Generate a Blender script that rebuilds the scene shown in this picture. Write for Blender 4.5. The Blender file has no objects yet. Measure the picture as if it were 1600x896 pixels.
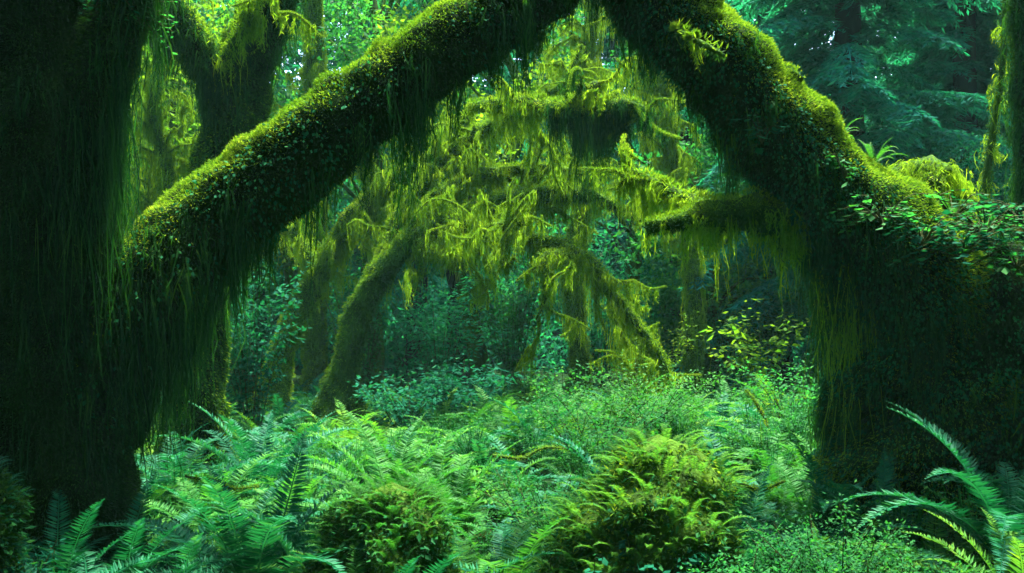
import bpy, math
import numpy as np
from mathutils import Vector

R = math.radians
rng = np.random.default_rng(7)
scene = bpy.context.scene
COL = scene.collection

# ------------------------------------------------------------------ camera numbers
F = 1500.0            # focal length in photo pixels (photo 1600 wide)
HY = 500.0            # horizon row
CZ = 1.7              # eye height


def P(px, py, d):
    return np.array([(px - 800.0) / F * d, d, CZ + (HY - py) / F * d])


def gz(x, y):
    x = np.asarray(x, float); y = np.asarray(y, float)
    z = 0.42 * np.exp(-((x - 2.4) ** 2 / 9 + (y - 10.5) ** 2 / 12))
    z = z + 0.10 * np.sin(x * 0.9 + 1.3) * np.sin(y * 0.7 + 0.4) + 0.05 * np.sin(x * 2.1 + y * 1.7)
    h = np.clip((y - 46) / 40, 0, 1)
    return z * np.clip((40 - np.abs(y - 10)) / 20, 0, 1) + 24 * h * h * (3 - 2 * h)


# ------------------------------------------------------------------ materials
def leaf_mat(name, a, b, c=None, trans=0.35, rough=0.5, spec=0.3, scale=2.0, tint=None):
    """Diffuse/gloss + translucent leaf; colours vary by leaf (island) and by patches of growth."""
    m = bpy.data.materials.new(name); m.use_nodes = True
    nt = m.node_tree; N = nt.nodes; L = nt.links
    N.clear()
    out = N.new('ShaderNodeOutputMaterial')
    geo = N.new('ShaderNodeNewGeometry')
    noi = N.new('ShaderNodeTexNoise'); noi.inputs['Scale'].default_value = scale; noi.inputs['Detail'].default_value = 3
    L.new(geo.outputs['Position'], noi.inputs['Vector'])
    add = N.new('ShaderNodeMath'); add.operation = 'MULTIPLY_ADD'
    L.new(geo.outputs['Random Per Island'], add.inputs[0]); add.inputs[1].default_value = 0.5
    L.new(noi.outputs['Fac'], add.inputs[2])
    sub = N.new('ShaderNodeMath'); sub.operation = 'SUBTRACT'; L.new(add.outputs[0], sub.inputs[0]); sub.inputs[1].default_value = 0.25
    ramp = N.new('ShaderNodeValToRGB')
    e = ramp.color_ramp.elements
    e[0].position = 0.28; e[0].color = (*a, 1)
    e[1].position = 0.72; e[1].color = (*b, 1)
    if c:
        k = e.new(0.92); k.color = (*c, 1)
    L.new(sub.outputs[0], ramp.inputs[0])
    pb = N.new('ShaderNodeBsdfPrincipled')
    pb.inputs['Roughness'].default_value = rough
    pb.inputs['Specular IOR Level'].default_value = spec
    if tint: pb.inputs['Specular Tint'].default_value = (*tint, 1)
    L.new(ramp.outputs[0], pb.inputs['Base Color'])
    tr = N.new('ShaderNodeBsdfTranslucent')
    br = N.new('ShaderNodeMix'); br.data_type = 'RGBA'; br.blend_type = 'MULTIPLY'; br.inputs[0].default_value = 1
    L.new(ramp.outputs[0], br.inputs[6]); br.inputs[7].default_value = (1.5, 1.5, 0.7, 1)
    L.new(br.outputs[2], tr.inputs['Color'])
    mx = N.new('ShaderNodeMixShader'); mx.inputs[0].default_value = trans
    L.new(pb.outputs[0], mx.inputs[1]); L.new(tr.outputs[0], mx.inputs[2])
    L.new(mx.outputs[0], out.inputs[0])
    return m


def bark_mat(name, a, b, c, scale=6.0):
    m = bpy.data.materials.new(name); m.use_nodes = True
    nt = m.node_tree; N = nt.nodes; L = nt.links
    pb = N['Principled BSDF']; pb.inputs['Roughness'].default_value = 0.9; pb.inputs['Specular IOR Level'].default_value = 0.03
    tc = N.new('ShaderNodeTexCoord')
    n1 = N.new('ShaderNodeTexNoise'); n1.inputs['Scale'].default_value = scale; n1.inputs['Detail'].default_value = 6
    mp = N.new('ShaderNodeMapping'); mp.inputs['Scale'].default_value = (1, 1, 0.35)
    L.new(tc.outputs['Object'], mp.inputs[0]); L.new(mp.outputs[0], n1.inputs['Vector'])
    rp = N.new('ShaderNodeValToRGB'); e = rp.color_ramp.elements
    e[0].position = 0.35; e[0].color = (*a, 1); e[1].position = 0.6; e[1].color = (*b, 1)
    k = e.new(0.75); k.color = (*c, 1)
    L.new(n1.outputs['Fac'], rp.inputs[0]); L.new(rp.outputs[0], pb.inputs['Base Color'])
    n2 = N.new('ShaderNodeTexNoise'); n2.inputs['Scale'].default_value = scale * 5; n2.inputs['Detail'].default_value = 5
    L.new(mp.outputs[0], n2.inputs['Vector'])
    bp = N.new('ShaderNodeBump'); bp.inputs['Strength'].default_value = 0.9; bp.inputs['Distance'].default_value = 0.04
    L.new(n2.outputs['Fac'], bp.inputs['Height']); L.new(bp.outputs[0], pb.inputs['Normal'])
    return m


M = {}
M['bark_shade'] = bark_mat('shade dark mossy bark', (0.008, 0.018, 0.006), (0.014, 0.040, 0.008), (0.03, 0.075, 0.010))  # shade on the near trunks is put into this dark bark colour
M['bark_moss'] = bark_mat('moss covered bark', (0.02, 0.045, 0.008), (0.045, 0.11, 0.010), (0.09, 0.17, 0.012))
M['bark_far'] = bark_mat('conifer bark', (0.012, 0.016, 0.013), (0.022, 0.026, 0.020), (0.03, 0.04, 0.028), 4)
M['soil'] = bark_mat('forest soil', (0.008, 0.016, 0.006), (0.010, 0.040, 0.010), (0.02, 0.07, 0.015), 3)
M['moss'] = leaf_mat('yellow green moss', (0.060, 0.16, 0.012), (0.15, 0.26, 0.018), (0.27, 0.35, 0.04), 0.38, 0.9, 0.03, 3.0)
M['moss_dark'] = leaf_mat('deep green moss', (0.012, 0.06, 0.012), (0.035, 0.11, 0.012), (0.09, 0.18, 0.015), 0.3, 0.8, 0.05, 2.5)
M['strand_dark'] = leaf_mat('deep green hanging moss', (0.007, 0.048, 0.014), (0.020, 0.095, 0.016), (0.055, 0.15, 0.014), 0.45, 0.8, 0.05, 2.0)
M['moss_shade'] = leaf_mat('near black shaded moss', (0.006, 0.030, 0.008), (0.016, 0.060, 0.010), (0.04, 0.10, 0.012), 0.25, 0.9, 0.03, 2.5)  # moss darkened to carry the shade on near trunks and flanks
M['strand_mid'] = leaf_mat('green hanging moss', (0.045, 0.12, 0.010), (0.11, 0.22, 0.014), (0.19, 0.29, 0.02), 0.55, 0.9, 0.03, 1.5)
M['fern_gold'] = leaf_mat('golden green fern', (0.028, 0.14, 0.022), (0.075, 0.21, 0.022), (0.15, 0.27, 0.025), 0.4, 0.6, 0.06, 2.0, (0.6, 1, 0.7))
M['fern_dead'] = leaf_mat('dead brown frond', (0.045, 0.045, 0.012), (0.10, 0.09, 0.02), (0.15, 0.135, 0.03), 0.2, 0.8, 0.05, 2.0)
M['thicket'] = leaf_mat('teal thicket leaves', (0.006, 0.115, 0.058), (0.018, 0.20, 0.09), (0.05, 0.26, 0.095), 0.5, 0.7, 0.03, 0.8)
M['strand_shade'] = leaf_mat('shade dark hanging moss', (0.004, 0.028, 0.010), (0.012, 0.058, 0.012), (0.035, 0.10, 0.012), 0.4, 0.9, 0.03, 2.0)  # shade of the left trunk put into its hanging moss colour
M['strand'] = leaf_mat('yellow green hanging moss', (0.080, 0.19, 0.010), (0.18, 0.31, 0.018), (0.27, 0.38, 0.03), 0.55, 0.9, 0.03, 1.2)
M['fern'] = leaf_mat('teal green fern', (0.003, 0.072, 0.034), (0.010, 0.125, 0.046), (0.034, 0.17, 0.05), 0.3, 0.55, 0.12, 1.2, (0.5, 1, 0.8))
M['fern_light'] = leaf_mat('fresh green fern', (0.014, 0.115, 0.018), (0.042, 0.175, 0.021), (0.09, 0.225, 0.022), 0.38, 0.55, 0.10, 1.2, (0.6, 1, 0.7))
M['herb'] = leaf_mat('mixed herb leaves', (0.005, 0.075, 0.021), (0.020, 0.14, 0.028), (0.07, 0.20, 0.022), 0.42, 0.6, 0.06, 0.8, (0.6, 1, 0.8))
M['shrub_teal'] = leaf_mat('teal shrub leaves', (0.003, 0.066, 0.034), (0.009, 0.115, 0.055), (0.03, 0.155, 0.058), 0.35, 0.7, 0.03, 1.0, (0.5, 1, 0.85))
M['leaf_bright'] = leaf_mat('bright green leaves', (0.045, 0.16, 0.010), (0.12, 0.24, 0.014), (0.21, 0.30, 0.02), 0.58, 0.6, 0.08, 0.6, (0.6, 1, 0.6))
M['leaf_mid'] = leaf_mat('mid green leaves', (0.008, 0.11, 0.030), (0.028, 0.18, 0.034), (0.085, 0.25, 0.028), 0.52, 0.6, 0.08, 0.4, (0.6, 1, 0.7))
M['needle'] = leaf_mat('teal conifer needles', (0.005, 0.12, 0.085), (0.012, 0.20, 0.135), (0.03, 0.26, 0.155), 0.5, 0.7, 0.05, 0.7, (0.5, 1, 0.9))
M['wood_leaf'] = leaf_mat('distant wood leaves', (0.004, 0.09, 0.052), (0.012, 0.17, 0.082), (0.045, 0.24, 0.065), 0.5, 0.7, 0.04, 0.15, (0.5, 1, 0.8))
M['creeper'] = leaf_mat('dark creeper leaves', (0.006, 0.075, 0.032), (0.016, 0.13, 0.045), (0.04, 0.18, 0.04), 0.3, 0.7, 0.02, 1.5, (0.5, 1, 0.8))
M['stem'] = bark_mat('green brown stems', (0.02, 0.03, 0.012), (0.05, 0.07, 0.02), (0.08, 0.10, 0.03), 10)


# ------------------------------------------------------------------ mesh building
def mesh_from(name, V, Q, mat, smooth=False):
    V = np.asarray(V, np.float32).reshape(-1, 3); Q = np.asarray(Q, np.int32).reshape(-1, 4)
    me = bpy.data.meshes.new(name)
    me.vertices.add(len(V)); me.vertices.foreach_set('co', V.ravel())
    me.loops.add(Q.size); me.loops.foreach_set('vertex_index', Q.ravel())
    me.polygons.add(len(Q))
    me.polygons.foreach_set('loop_start', np.arange(0, Q.size, 4, dtype=np.int32))
    me.polygons.foreach_set('use_smooth', np.full(len(Q), smooth, dtype=bool))
    me.update(calc_edges=True); me.validate()
    me.materials.append(M[mat])
    return me


class B:
    """Collects vertices and quads for ONE mesh."""
    def __init__(s): s.v = []; s.q = []; s.n = 0
    def add(s, V, Q):
        V = np.asarray(V, float).reshape(-1, 3)
        if not len(V): return s
        s.v.append(V); s.q.append(np.asarray(Q).reshape(-1, 4) + s.n); s.n += len(V); return s
    def arr(s): return np.concatenate(s.v), np.concatenate(s.q)
    def link(s, name, mat, parent=None, org=(0, 0, 0), smooth=False):
        V, Q = s.arr()
        o = bpy.data.objects.new(name, mesh_from(name, V - np.asarray(org), Q, mat, smooth))
        COL.objects.link(o)
        if parent is not None: o.parent = parent
        return o


def tag(o, label=None, cat=None, group=None, kind=None):
    if label: o['label'] = label
    if cat: o['category'] = cat
    if group: o['group'] = group
    if kind: o['kind'] = kind
    return o


def thing(name, loc, label, cat, group=None):
    o = bpy.data.objects.new(name, None); COL.objects.link(o)
    o.location = tuple(float(a) for a in loc); o.empty_display_size = 0.1
    return tag(o, label, cat, group)


def copy_tree(o, parent=None):
    kids = list(o.children)
    c = o.copy(); COL.objects.link(c)
    if parent is not None: c.parent = parent
    for k in kids: copy_tree(k, c)
    return c


def nrm(a): return a / np.maximum(np.linalg.norm(a, axis=-1, keepdims=True), 1e-9)


def rand_dir(n):
    return nrm(rng.normal(size=(n, 3)))


def kites(base, dirn, side, L, W, fold=0.0, at=0.42):
    """one pointed leaf per row: base, two shoulders, tip; folded along the midrib"""
    n = len(base); L = np.broadcast_to(L, n)[:, None]; W = np.broadcast_to(W, n)[:, None]
    nor = np.cross(dirn, side)
    mid = base + dirn * L * at
    V = np.stack([base, mid + side * W / 2 + nor * W * fold, base + dirn * L, mid - side * W / 2 + nor * W * fold], 1)
    Q = np.arange(n * 4).reshape(n, 4)
    return V.reshape(-1, 3), Q


def perp(d):
    r = rand_dir(len(d))
    return nrm(np.cross(d, r))


def blades(pts, dirn, L, W, fold=0.15):
    return kites(pts, dirn, perp(dirn), L, W, fold)


def spline(pts, n):
    """Catmull-Rom through rows of (x, y, z, r), resampled by arc length"""
    p = np.asarray(pts, float)
    p = np.vstack([2 * p[0] - p[1], p, 2 * p[-1] - p[-2]])
    out = []
    for i in range(1, len(p) - 2):
        t = np.linspace(0, 1, 24, endpoint=False)[:, None]
        a, b, c, d = p[i - 1], p[i], p[i + 1], p[i + 2]
        out.append(0.5 * ((2 * b) + (c - a) * t + (2 * a - 5 * b + 4 * c - d) * t ** 2 + (3 * b - a - 3 * c + d) * t ** 3))
    out.append(p[-2][None]); q = np.vstack(out)
    s = np.concatenate([[0], np.cumsum(np.linalg.norm(np.diff(q[:, :3], axis=0), axis=1))])
    u = np.linspace(0, s[-1], n)
    r = np.stack([np.interp(u, s, q[:, k]) for k in range(4)], 1)
    r[:, 3] = np.maximum(r[:, 3], 0.002)
    return r, s[-1]


class Limb:
    """A tapering lumpy tube along a curve, with samplers for growth on its surface."""
    def __init__(s, pts, sides=14, lump=0.12, step=0.06, flare=0.0):
        pts = np.asarray(pts, float)
        ln = np.linalg.norm(np.diff(pts[:, :3], axis=0), axis=1).sum()
        n = max(8, int(ln / step))
        s.c, s.len = spline(pts, n)
        s.n, s.sides, s.lump = n, sides, lump
        t = np.gradient(s.c[:, :3], axis=0); s.t = nrm(t)
        ref = np.array([0, 0, 1.0]) if abs(s.t[0, 2]) < 0.8 else np.array([0, 1.0, 0])
        U = np.zeros((n, 3)); u = ref - s.t[0] * (ref @ s.t[0]); U[0] = u / np.linalg.norm(u)
        for i in range(1, n):
            u = U[i - 1] - s.t[i] * (U[i - 1] @ s.t[i]); U[i] = u / np.linalg.norm(u)
        s.U = U; s.W = np.cross(s.t, U)
        s.ph = rng.uniform(0, 6.28, (9,)); s.fr = rng.uniform(1.5, 9, (9,)); s.flare = flare
        s.ka = rng.integers(1, 5, 9)
        s.ph2 = rng.uniform(0, 6.28, 8); s.fr2 = rng.uniform(9, 26, 8); s.ka2 = rng.integers(2, 8, 8)

    def rad(s, i, th):
        l = i / (s.n - 1) * s.len
        k = sum(np.sin(s.ph[j] + s.fr[j] * l + s.ka[j] * th * (1 if j % 2 else -1)) for j in range(9)) / 3.0
        lump2 = s.lump * .22; k2 = sum(np.sin(s.ph2[j] + s.fr2[j] * l + s.ka2[j] * th * (1 if j % 2 else -1)) for j in range(8)) / 2.8
        r0 = np.interp(i, np.arange(s.n), s.c[:, 3])
        r = r0 * (1 + s.lump * k) + np.minimum(r0 * .25, lump2) * np.maximum(k2, -.6)
        if s.flare:
            r = r * (1 + s.flare * np.exp(-l / 0.45) * (0.6 + 0.6 * np.abs(np.sin(th * 2.5 + s.ph[0]))))
        return r

    def at(s, i, th, lift=0.0):
        """surface point and outward normal at fractional index i and angle th"""
        i = np.asarray(i, float); lo = np.clip(i.astype(int), 0, s.n - 2); f = (i - lo)[:, None]
        g = lambda A: A[lo] * (1 - f) + A[lo + 1] * f
        c, U, W = g(s.c[:, :3]), nrm(g(s.U)), nrm(g(s.W))
        nor = np.cos(th)[:, None] * U + np.sin(th)[:, None] * W
        return c + nor * (s.rad(i, th) + lift)[:, None], nor

    def tube(s):
        i = np.repeat(np.arange(s.n), s.sides).astype(float); th = np.tile(np.arange(s.sides) / s.sides * 2 * math.pi, s.n)
        lo = i.astype(int)
        nor = np.cos(th)[:, None] * s.U[lo] + np.sin(th)[:, None] * s.W[lo]
        V = s.c[lo, :3] + nor * s.rad(i, th)[:, None]
        a = np.arange((s.n - 1) * s.sides); k = a % s.sides; j = a - k + (k + 1) % s.sides
        Q = np.stack([a, j, j + s.sides, a + s.sides], 1)
        # round ends
        V = np.vstack([V, s.c[-1:, :3] + s.t[-1] * s.c[-1, 3] * 0.6]); tip = len(V) - 1
        b0 = (s.n - 1) * s.sides; k = np.arange(0, s.sides - 1, 2)
        Q2 = np.stack([b0 + k, b0 + (k + 1) % s.sides, b0 + (k + 2) % s.sides, np.full(len(k), tip)], 1)
        return V, np.vstack([Q, Q2])

    def pick(s, n, lo=0.0, hi=1.0):
        """n random (index, angle) spread evenly over surface area"""
        cand = rng.uniform(lo, hi, n * 3) * (s.n - 1)
        w = np.interp(cand, np.arange(s.n), s.c[:, 3]); w = w / w.sum()
        return rng.choice(cand, n, p=w), rng.uniform(0, 2 * math.pi, n)


def strands(roots, L, W, conv=None, segs=5, sway=0.06, out=None):
    """hanging threads: one tapering ribbon per root, wavering as it drops"""
    n = len(roots); L = np.broadcast_to(L, n); W = np.broadcast_to(W, n)
    t = np.linspace(0, 1, segs + 1)
    yaw = rng.uniform(0, math.pi, n); side = np.stack([np.cos(yaw), np.sin(yaw), np.zeros(n)], 1)
    c = roots[:, None, :] + np.zeros((n, segs + 1, 3))
    c[:, :, 2] -= L[:, None] * t
    w = rng.normal(size=(n, segs + 1, 2)) * sway; w[:, 0] = 0
    c[:, :, :2] += np.cumsum(w, 1) * (L[:, None, None] / segs)
    if conv is not None:
        c[:, :, :2] += conv[:, None, :] * (t ** 1.3)[None, :, None]
    if out is not None:
        c += out[:, None, :] * (np.sqrt(t))[None, :, None]
    prof = np.clip((1 - t) ** 0.6, 0.12, 1); prof[0] = 0.75
    wid = W[:, None] * prof * rng.uniform(0.55, 1.25, (n, segs + 1))
    a = c + side[:, None] * wid[:, :, None] / 2; b = c - side[:, None] * wid[:, :, None] / 2
    V = np.stack([a, b], 2).reshape(-1, 3)
    base = (np.arange(n) * (segs + 1) * 2)[:, None] + (np.arange(segs) * 2)[None]
    base = base.ravel()
    return V, np.stack([base, base + 1, base + 3, base + 2], 1)


def tassels(roots, L, W, per=9, spread=0.06, tip=0.3, segs=5, out=None):
    """moss tassels: threads that start apart and gather towards one ragged tip; side shoots make them woolly"""
    n = len(roots); B_ = B()
    off = rng.normal(size=(n, per, 3)) * spread; off[:, :, 2] *= 0.5
    l = L[:, None] * (1 - rng.uniform(0, 1, (n, per)) ** 1.6 * 0.7)
    r = (roots[:, None] + off).reshape(-1, 3); l = l.ravel()
    w = (W * rng.uniform(0.5, 1.4, (n, per))).ravel()
    conv = -off[:, :, :2].reshape(-1, 2) * (1 - tip)
    o = None if out is None else np.repeat(out, per, 0)
    V, Q = strands(r, l, w, conv, segs, 0.15, o)
    B_.add(V, Q)
    # short shoots along the threads
    k = len(r) * 4
    pick = rng.integers(0, len(r), k); t = rng.uniform(0.05, 0.95, k); seg = (t * segs).astype(int)
    VV = V.reshape(len(r), segs + 1, 2, 3)
    p = VV[pick, seg].mean(1) * (1 - (t * segs - seg))[:, None] + VV[pick, seg + 1].mean(1) * (t * segs - seg)[:, None]
    d = rand_dir(k) * 0.7 + np.array([0, 0, -0.9]); d = nrm(d)
    B_.add(*blades(p, d, W * rng.uniform(2.0, 5.0, k), W * rng.uniform(0.5, 0.9, k)))
    return B_.arr()


def smooth_noise(n, seed_len=10, lo=0.3, hi=1.0):
    x = rng.uniform(lo, hi, seed_len + 2)
    return lambda u: np.interp(u * (seed_len + 1), np.arange(seed_len + 2), x)


def dress(limb, part, org, fringe=0, flen=0.5, w=0.010, fuzz=0, fuzz_len=0.04, fuzz_w=0.009,
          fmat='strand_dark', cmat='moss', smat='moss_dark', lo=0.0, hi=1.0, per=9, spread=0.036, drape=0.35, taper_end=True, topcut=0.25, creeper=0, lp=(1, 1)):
    """hanging tassels below, moss cushion on the upper faces, moss toned for shade on the flanks; each a child of the limb"""
    if fringe:
        n = int(fringe * limb.len * (hi - lo))
        i, th = limb.pick(int(n * 3.2), lo, hi)
        p, nor = limb.at(i, th, 0.005)
        keep = nor[:, 2] < drape + rng.normal(size=len(p)) * 0.2
        gap = smooth_noise(0, max(6, int(limb.len * 9)), -0.35, 1.25)
        keep &= rng.uniform(size=len(p)) < gap(i / limb.n)
        p, i, nor = p[keep][:n], i[keep][:n], nor[keep][:n]
        f = smooth_noise(n, max(4, int(limb.len * 4.5)), 0.25, 1.1)(i / limb.n)
        l = flen * f * np.clip(rng.lognormal(-0.42, 0.65, len(p)), 0.12, 2.0)
        l *= np.interp(i / limb.n, np.linspace(0, 1, len(lp)), lp)
        if taper_end: l *= np.clip(0.35 + 0.65 * np.minimum(1, (1 - i / limb.n) * 5), 0.3, 1)
        l = np.minimum(l, np.maximum(p[:, 2] - 0.25, 0.1))
        b = B().add(*tassels(p, l, w, per, spread, 0.25, 5, nor * 0.05 * (nor[:, 2:3] > -0.3)))
        b.link('hanging_moss', fmat, part, org)
    if creeper:
        n = int(creeper * limb.len * 6.28 * limb.c[:, 3].mean()); m = max(6, n // 60)
        ci, ct = limb.pick(m, .02, 1); k = rng.integers(0, m, n)
        i = np.clip(ci[k] + rng.normal(size=n) * .16 / limb.len * limb.n, 0, limb.n - 1.01); th = ct[k] + rng.normal(size=n) * .16 / np.interp(ci[k], np.arange(limb.n), limb.c[:, 3])
        p, nor = limb.at(i, th, rng.uniform(.01, .07, n)); d = nrm(nor * .6 + rand_dir(n) * .6 + [0, 0, -.6])
        kk = nor[:, 2] < topcut + .05; p, d, nor = p[kk], d[kk], nor[kk]; n = len(p)
        L = rng.uniform(.018, .040, n); B().add(*kites(p, d, nrm(np.cross(d, nor + rand_dir(n) * .3)), L, L * .62, .12)).link('creeper_leaves', 'creeper', part, org)
    if fuzz:
        lo, hi = min(lo, .02), 1.0
        area = limb.len * (hi - lo) * 2 * math.pi * limb.c[:, 3].mean()
        n = int(fuzz * area)
        i, th = limb.pick(n, lo, hi); p, nor = limb.at(i, th, rng.uniform(-0.01, 0.02, n))
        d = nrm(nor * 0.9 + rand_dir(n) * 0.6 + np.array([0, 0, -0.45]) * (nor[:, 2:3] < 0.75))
        top = nor[:, 2] + 0.25 * rng.normal(size=n) > topcut  # the moss colours paint in a lit crest and shaded flanks
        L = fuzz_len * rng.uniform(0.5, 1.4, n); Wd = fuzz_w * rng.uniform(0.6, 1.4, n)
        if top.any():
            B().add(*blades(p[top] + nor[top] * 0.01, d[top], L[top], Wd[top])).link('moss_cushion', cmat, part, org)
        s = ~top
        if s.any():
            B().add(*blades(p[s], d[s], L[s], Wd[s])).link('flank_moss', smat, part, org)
        # little raised cushions along the crest
        m = max(4, int(limb.len * 14 * limb.c[:, 3].mean() / .3)); ci, ct = limb.pick(m, lo, hi); q0, n0 = limb.at(ci, ct)
        ok = n0[:, 2] > max(topcut, .3) - .15; ci, ct = ci[ok], ct[ok]
        if len(ci):
            r0 = np.interp(ci, np.arange(limb.n), limb.c[:, 3]); per_ = 260; k = np.repeat(np.arange(len(ci)), per_); rr = (np.minimum(r0 * .35, .09) * rng.uniform(.5, 1.2, len(ci)))[k]
            dx, dy = rng.normal(size=(2, len(k))) * .5
            i = np.clip(ci[k] + dx * rr / limb.len * limb.n, 0, limb.n - 1.01); th = ct[k] + dy * rr / r0[k]
            h = rr * .55 * np.exp(-(dx ** 2 + dy ** 2) * 1.2)
            p, nor = limb.at(i, th, h); d = nrm(nor + rand_dir(len(k)) * .7 + [0, 0, -.1])
            B().add(*blades(p, d, fuzz_len * rng.uniform(.5, 1.2, len(k)), fuzz_w * rng.uniform(.6, 1.3, len(k)))).link('moss_pad', cmat, part, org)


def px_limb(rows):
    return np.array([[*P(a, b, d), r] for a, b, d, r in rows])


def twigs(limb, n, ln=(0.4, 1.2), r=0.012, lo=0.15, hi=1.0, up=0.2):
    """bent side twigs growing out of a limb"""
    out = []
    for _ in range(n):
        i = np.array([rng.uniform(lo, hi) * (limb.n - 1)]); th = rng.uniform(0, 6.28, 1)
        p, nor = limb.at(i, th); p = p[0]
        d = nrm(nor[0] * 0.8 + limb.t[int(i[0])] * 0.5 + np.array([0, 0, up]) + rng.normal(size=3) * 0.3)
        L = rng.uniform(*ln); q = [[*p, r * 1.3]]
        for k in range(1, 5):
            d = nrm(d + rng.normal(size=3) * 0.35 + np.array([0, 0, -0.18]))
            p = p + d * L / 4; q.append([*p, r * (1.2 - 0.2 * k)])
        out.append(Limb(q, 5, 0.2, 0.07))
        for _ in range(2):
            k = rng.integers(1, 4); a = np.array(q[k][:3]); e = nrm(d + rng.normal(size=3) * .8); l2 = L * rng.uniform(.2, .5)
            out.append(Limb([[*a, r * .8], [*(a + e * l2 * .5), r * .6], [*(a + nrm(e + rng.normal(size=3) * .4 - [0, 0, .2]) * l2), r * .3]], 4, .2, .07))
    return out


# ------------------------------------------------------------------ leaf crown
def crown_leaves(centres, radii, per, size, droop=0.3, flat=0.7):
    n = len(centres) * per
    c = np.repeat(centres, per, 0); r = np.repeat(radii, per)
    d = rand_dir(n) * (rng.uniform(0, 1, n) ** 0.45)[:, None] * r[:, None]; d[:, 2] *= flat
    p = c + d
    dirn = nrm(rand_dir(n) * 0.8 + nrm(d) * 0.5 + np.array([0, 0, -droop]))
    side = nrm(np.cross(dirn, rand_dir(n) * 0.5 + np.array([0, 0, 1.0])))
    L = size * rng.uniform(0.55, 1.3, n)
    return kites(p, dirn, side, L, L * 0.6, 0.15)


# ================================================================== SETTING
gx = np.concatenate([np.linspace(-300, -25, 12), np.linspace(-22, 22, 150), np.linspace(25, 300, 12)])
gy = np.concatenate([np.linspace(-200, -14, 10), np.linspace(-10, 34, 150), np.linspace(38, 400, 14)])
X, Y = np.meshgrid(gx, gy)
V = np.stack([X, Y, gz(X, Y)], -1).reshape(-1, 3)
a = (np.arange(len(gy) - 1)[:, None] * len(gx) + np.arange(len(gx) - 1)[None]).ravel()
tag(B().add(V, np.stack([a, a + 1, a + 1 + len(gx), a + len(gx)], 1)).link('ground', 'soil', smooth=True), kind='structure')

# ================================================================== TREES
def build_tree(name, label, cat, base, limbs, group=None):
    """limbs: list of (part name, rows, bark, tube options, dress options, twig count)"""
    t = thing(name, base, label, cat, group); org = np.asarray(base)
    made = []
    for pn, rows, bark, topt, dopt, ntw in limbs:
        lb = Limb(rows, **topt); made.append(lb)
        b = B().add(*lb.tube())
        tw = twigs(lb, ntw, lo=.42 if pn == 'trunk' else .15) if ntw else []
        for k in tw: b.add(*k.tube())
        part = b.link(pn, bark, t, org, True)
        dress(lb, part, org, **dopt)
        if tw:
            bb, cc = B(), B()
            for k in tw:
                n = max(5, int(k.len * 17)); i, th = k.pick(n)
                p, nor = k.at(i, th)
                l = np.minimum(rng.uniform(0.08, 0.34, n) * rng.uniform(0.5, 1.3), np.maximum(p[:, 2] - 0.4, 0.1))
                bb.add(*tassels(p, l, dopt.get('w', 0.012), 6, 0.03, 0.3, 4))
                fl_ = dopt.get('fuzz_len', .05) * .45; n2 = int(k.len * 45 / fl_); i, th = k.pick(n2); p, nor = k.at(i, th)
                cc.add(*blades(p, nrm(nor + rand_dir(n2) * 0.7), fl_ * rng.uniform(0.5, 1.3, n2), fl_ * .33))
            bb.link('twig_moss', dopt.get('fmat', 'strand'), part, org)
            cc.link('twig_cushion', dopt.get('cmat', 'moss'), part, org)
    return t, org, made


NEAR = dict(fuzz=19000, fuzz_len=0.024, fuzz_w=0.0065)
# ---- tree on the left: upright trunk, leaning arch limb
baseA = P(80, 790, 5.8); baseA[2] = gz(baseA[0], baseA[1]) - 0.1
tA, oA, lA = build_tree('mossy_maple_tree', 'dark moss-draped maple with upright trunk and long limb arching up to the right', 'tree', baseA, [
    ('trunk', np.vstack([[[*baseA, 0.48]], px_limb([(80, 700, 5.8, .44), (82, 560, 5.8, .42), (75, 380, 5.7, .40), (65, 200, 5.6, .38), (55, 0, 5.6, .35), (60, -300, 5.5, .35), (40, -700, 5.4, .28)])]),
     'bark_shade', dict(sides=36, lump=0.10, flare=0.10, step=.05),
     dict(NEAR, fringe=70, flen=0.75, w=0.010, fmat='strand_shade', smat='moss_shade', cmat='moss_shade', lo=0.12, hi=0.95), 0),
    ('limb', px_limb([(70, 760, 5.8, .40), (105, 640, 5.85, .40), (205, 490, 5.95, .34), (330, 346, 6.1, .265), (420, 280, 6.15, .25), (500, 218, 6.2, .245), (620, 130, 6.3, .23), (760, 35, 6.5, .22), (880, -60, 6.7, .22), (980, -170, 6.9, .16)]),
     'bark_shade', dict(sides=36, lump=0.085, step=.04),
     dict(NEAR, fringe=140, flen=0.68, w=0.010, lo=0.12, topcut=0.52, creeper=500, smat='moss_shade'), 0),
    ('limb', px_limb([(85, 260, 5.6, .2), (140, 130, 5.5, .16), (190, 30, 5.5, .13), (230, -120, 5.5, .1)]),
     'bark_shade', dict(sides=14, lump=0.1), dict(NEAR, fringe=130, flen=0.95, w=0.010, cmat='moss_dark', taper_end=False), 0),
])

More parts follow.
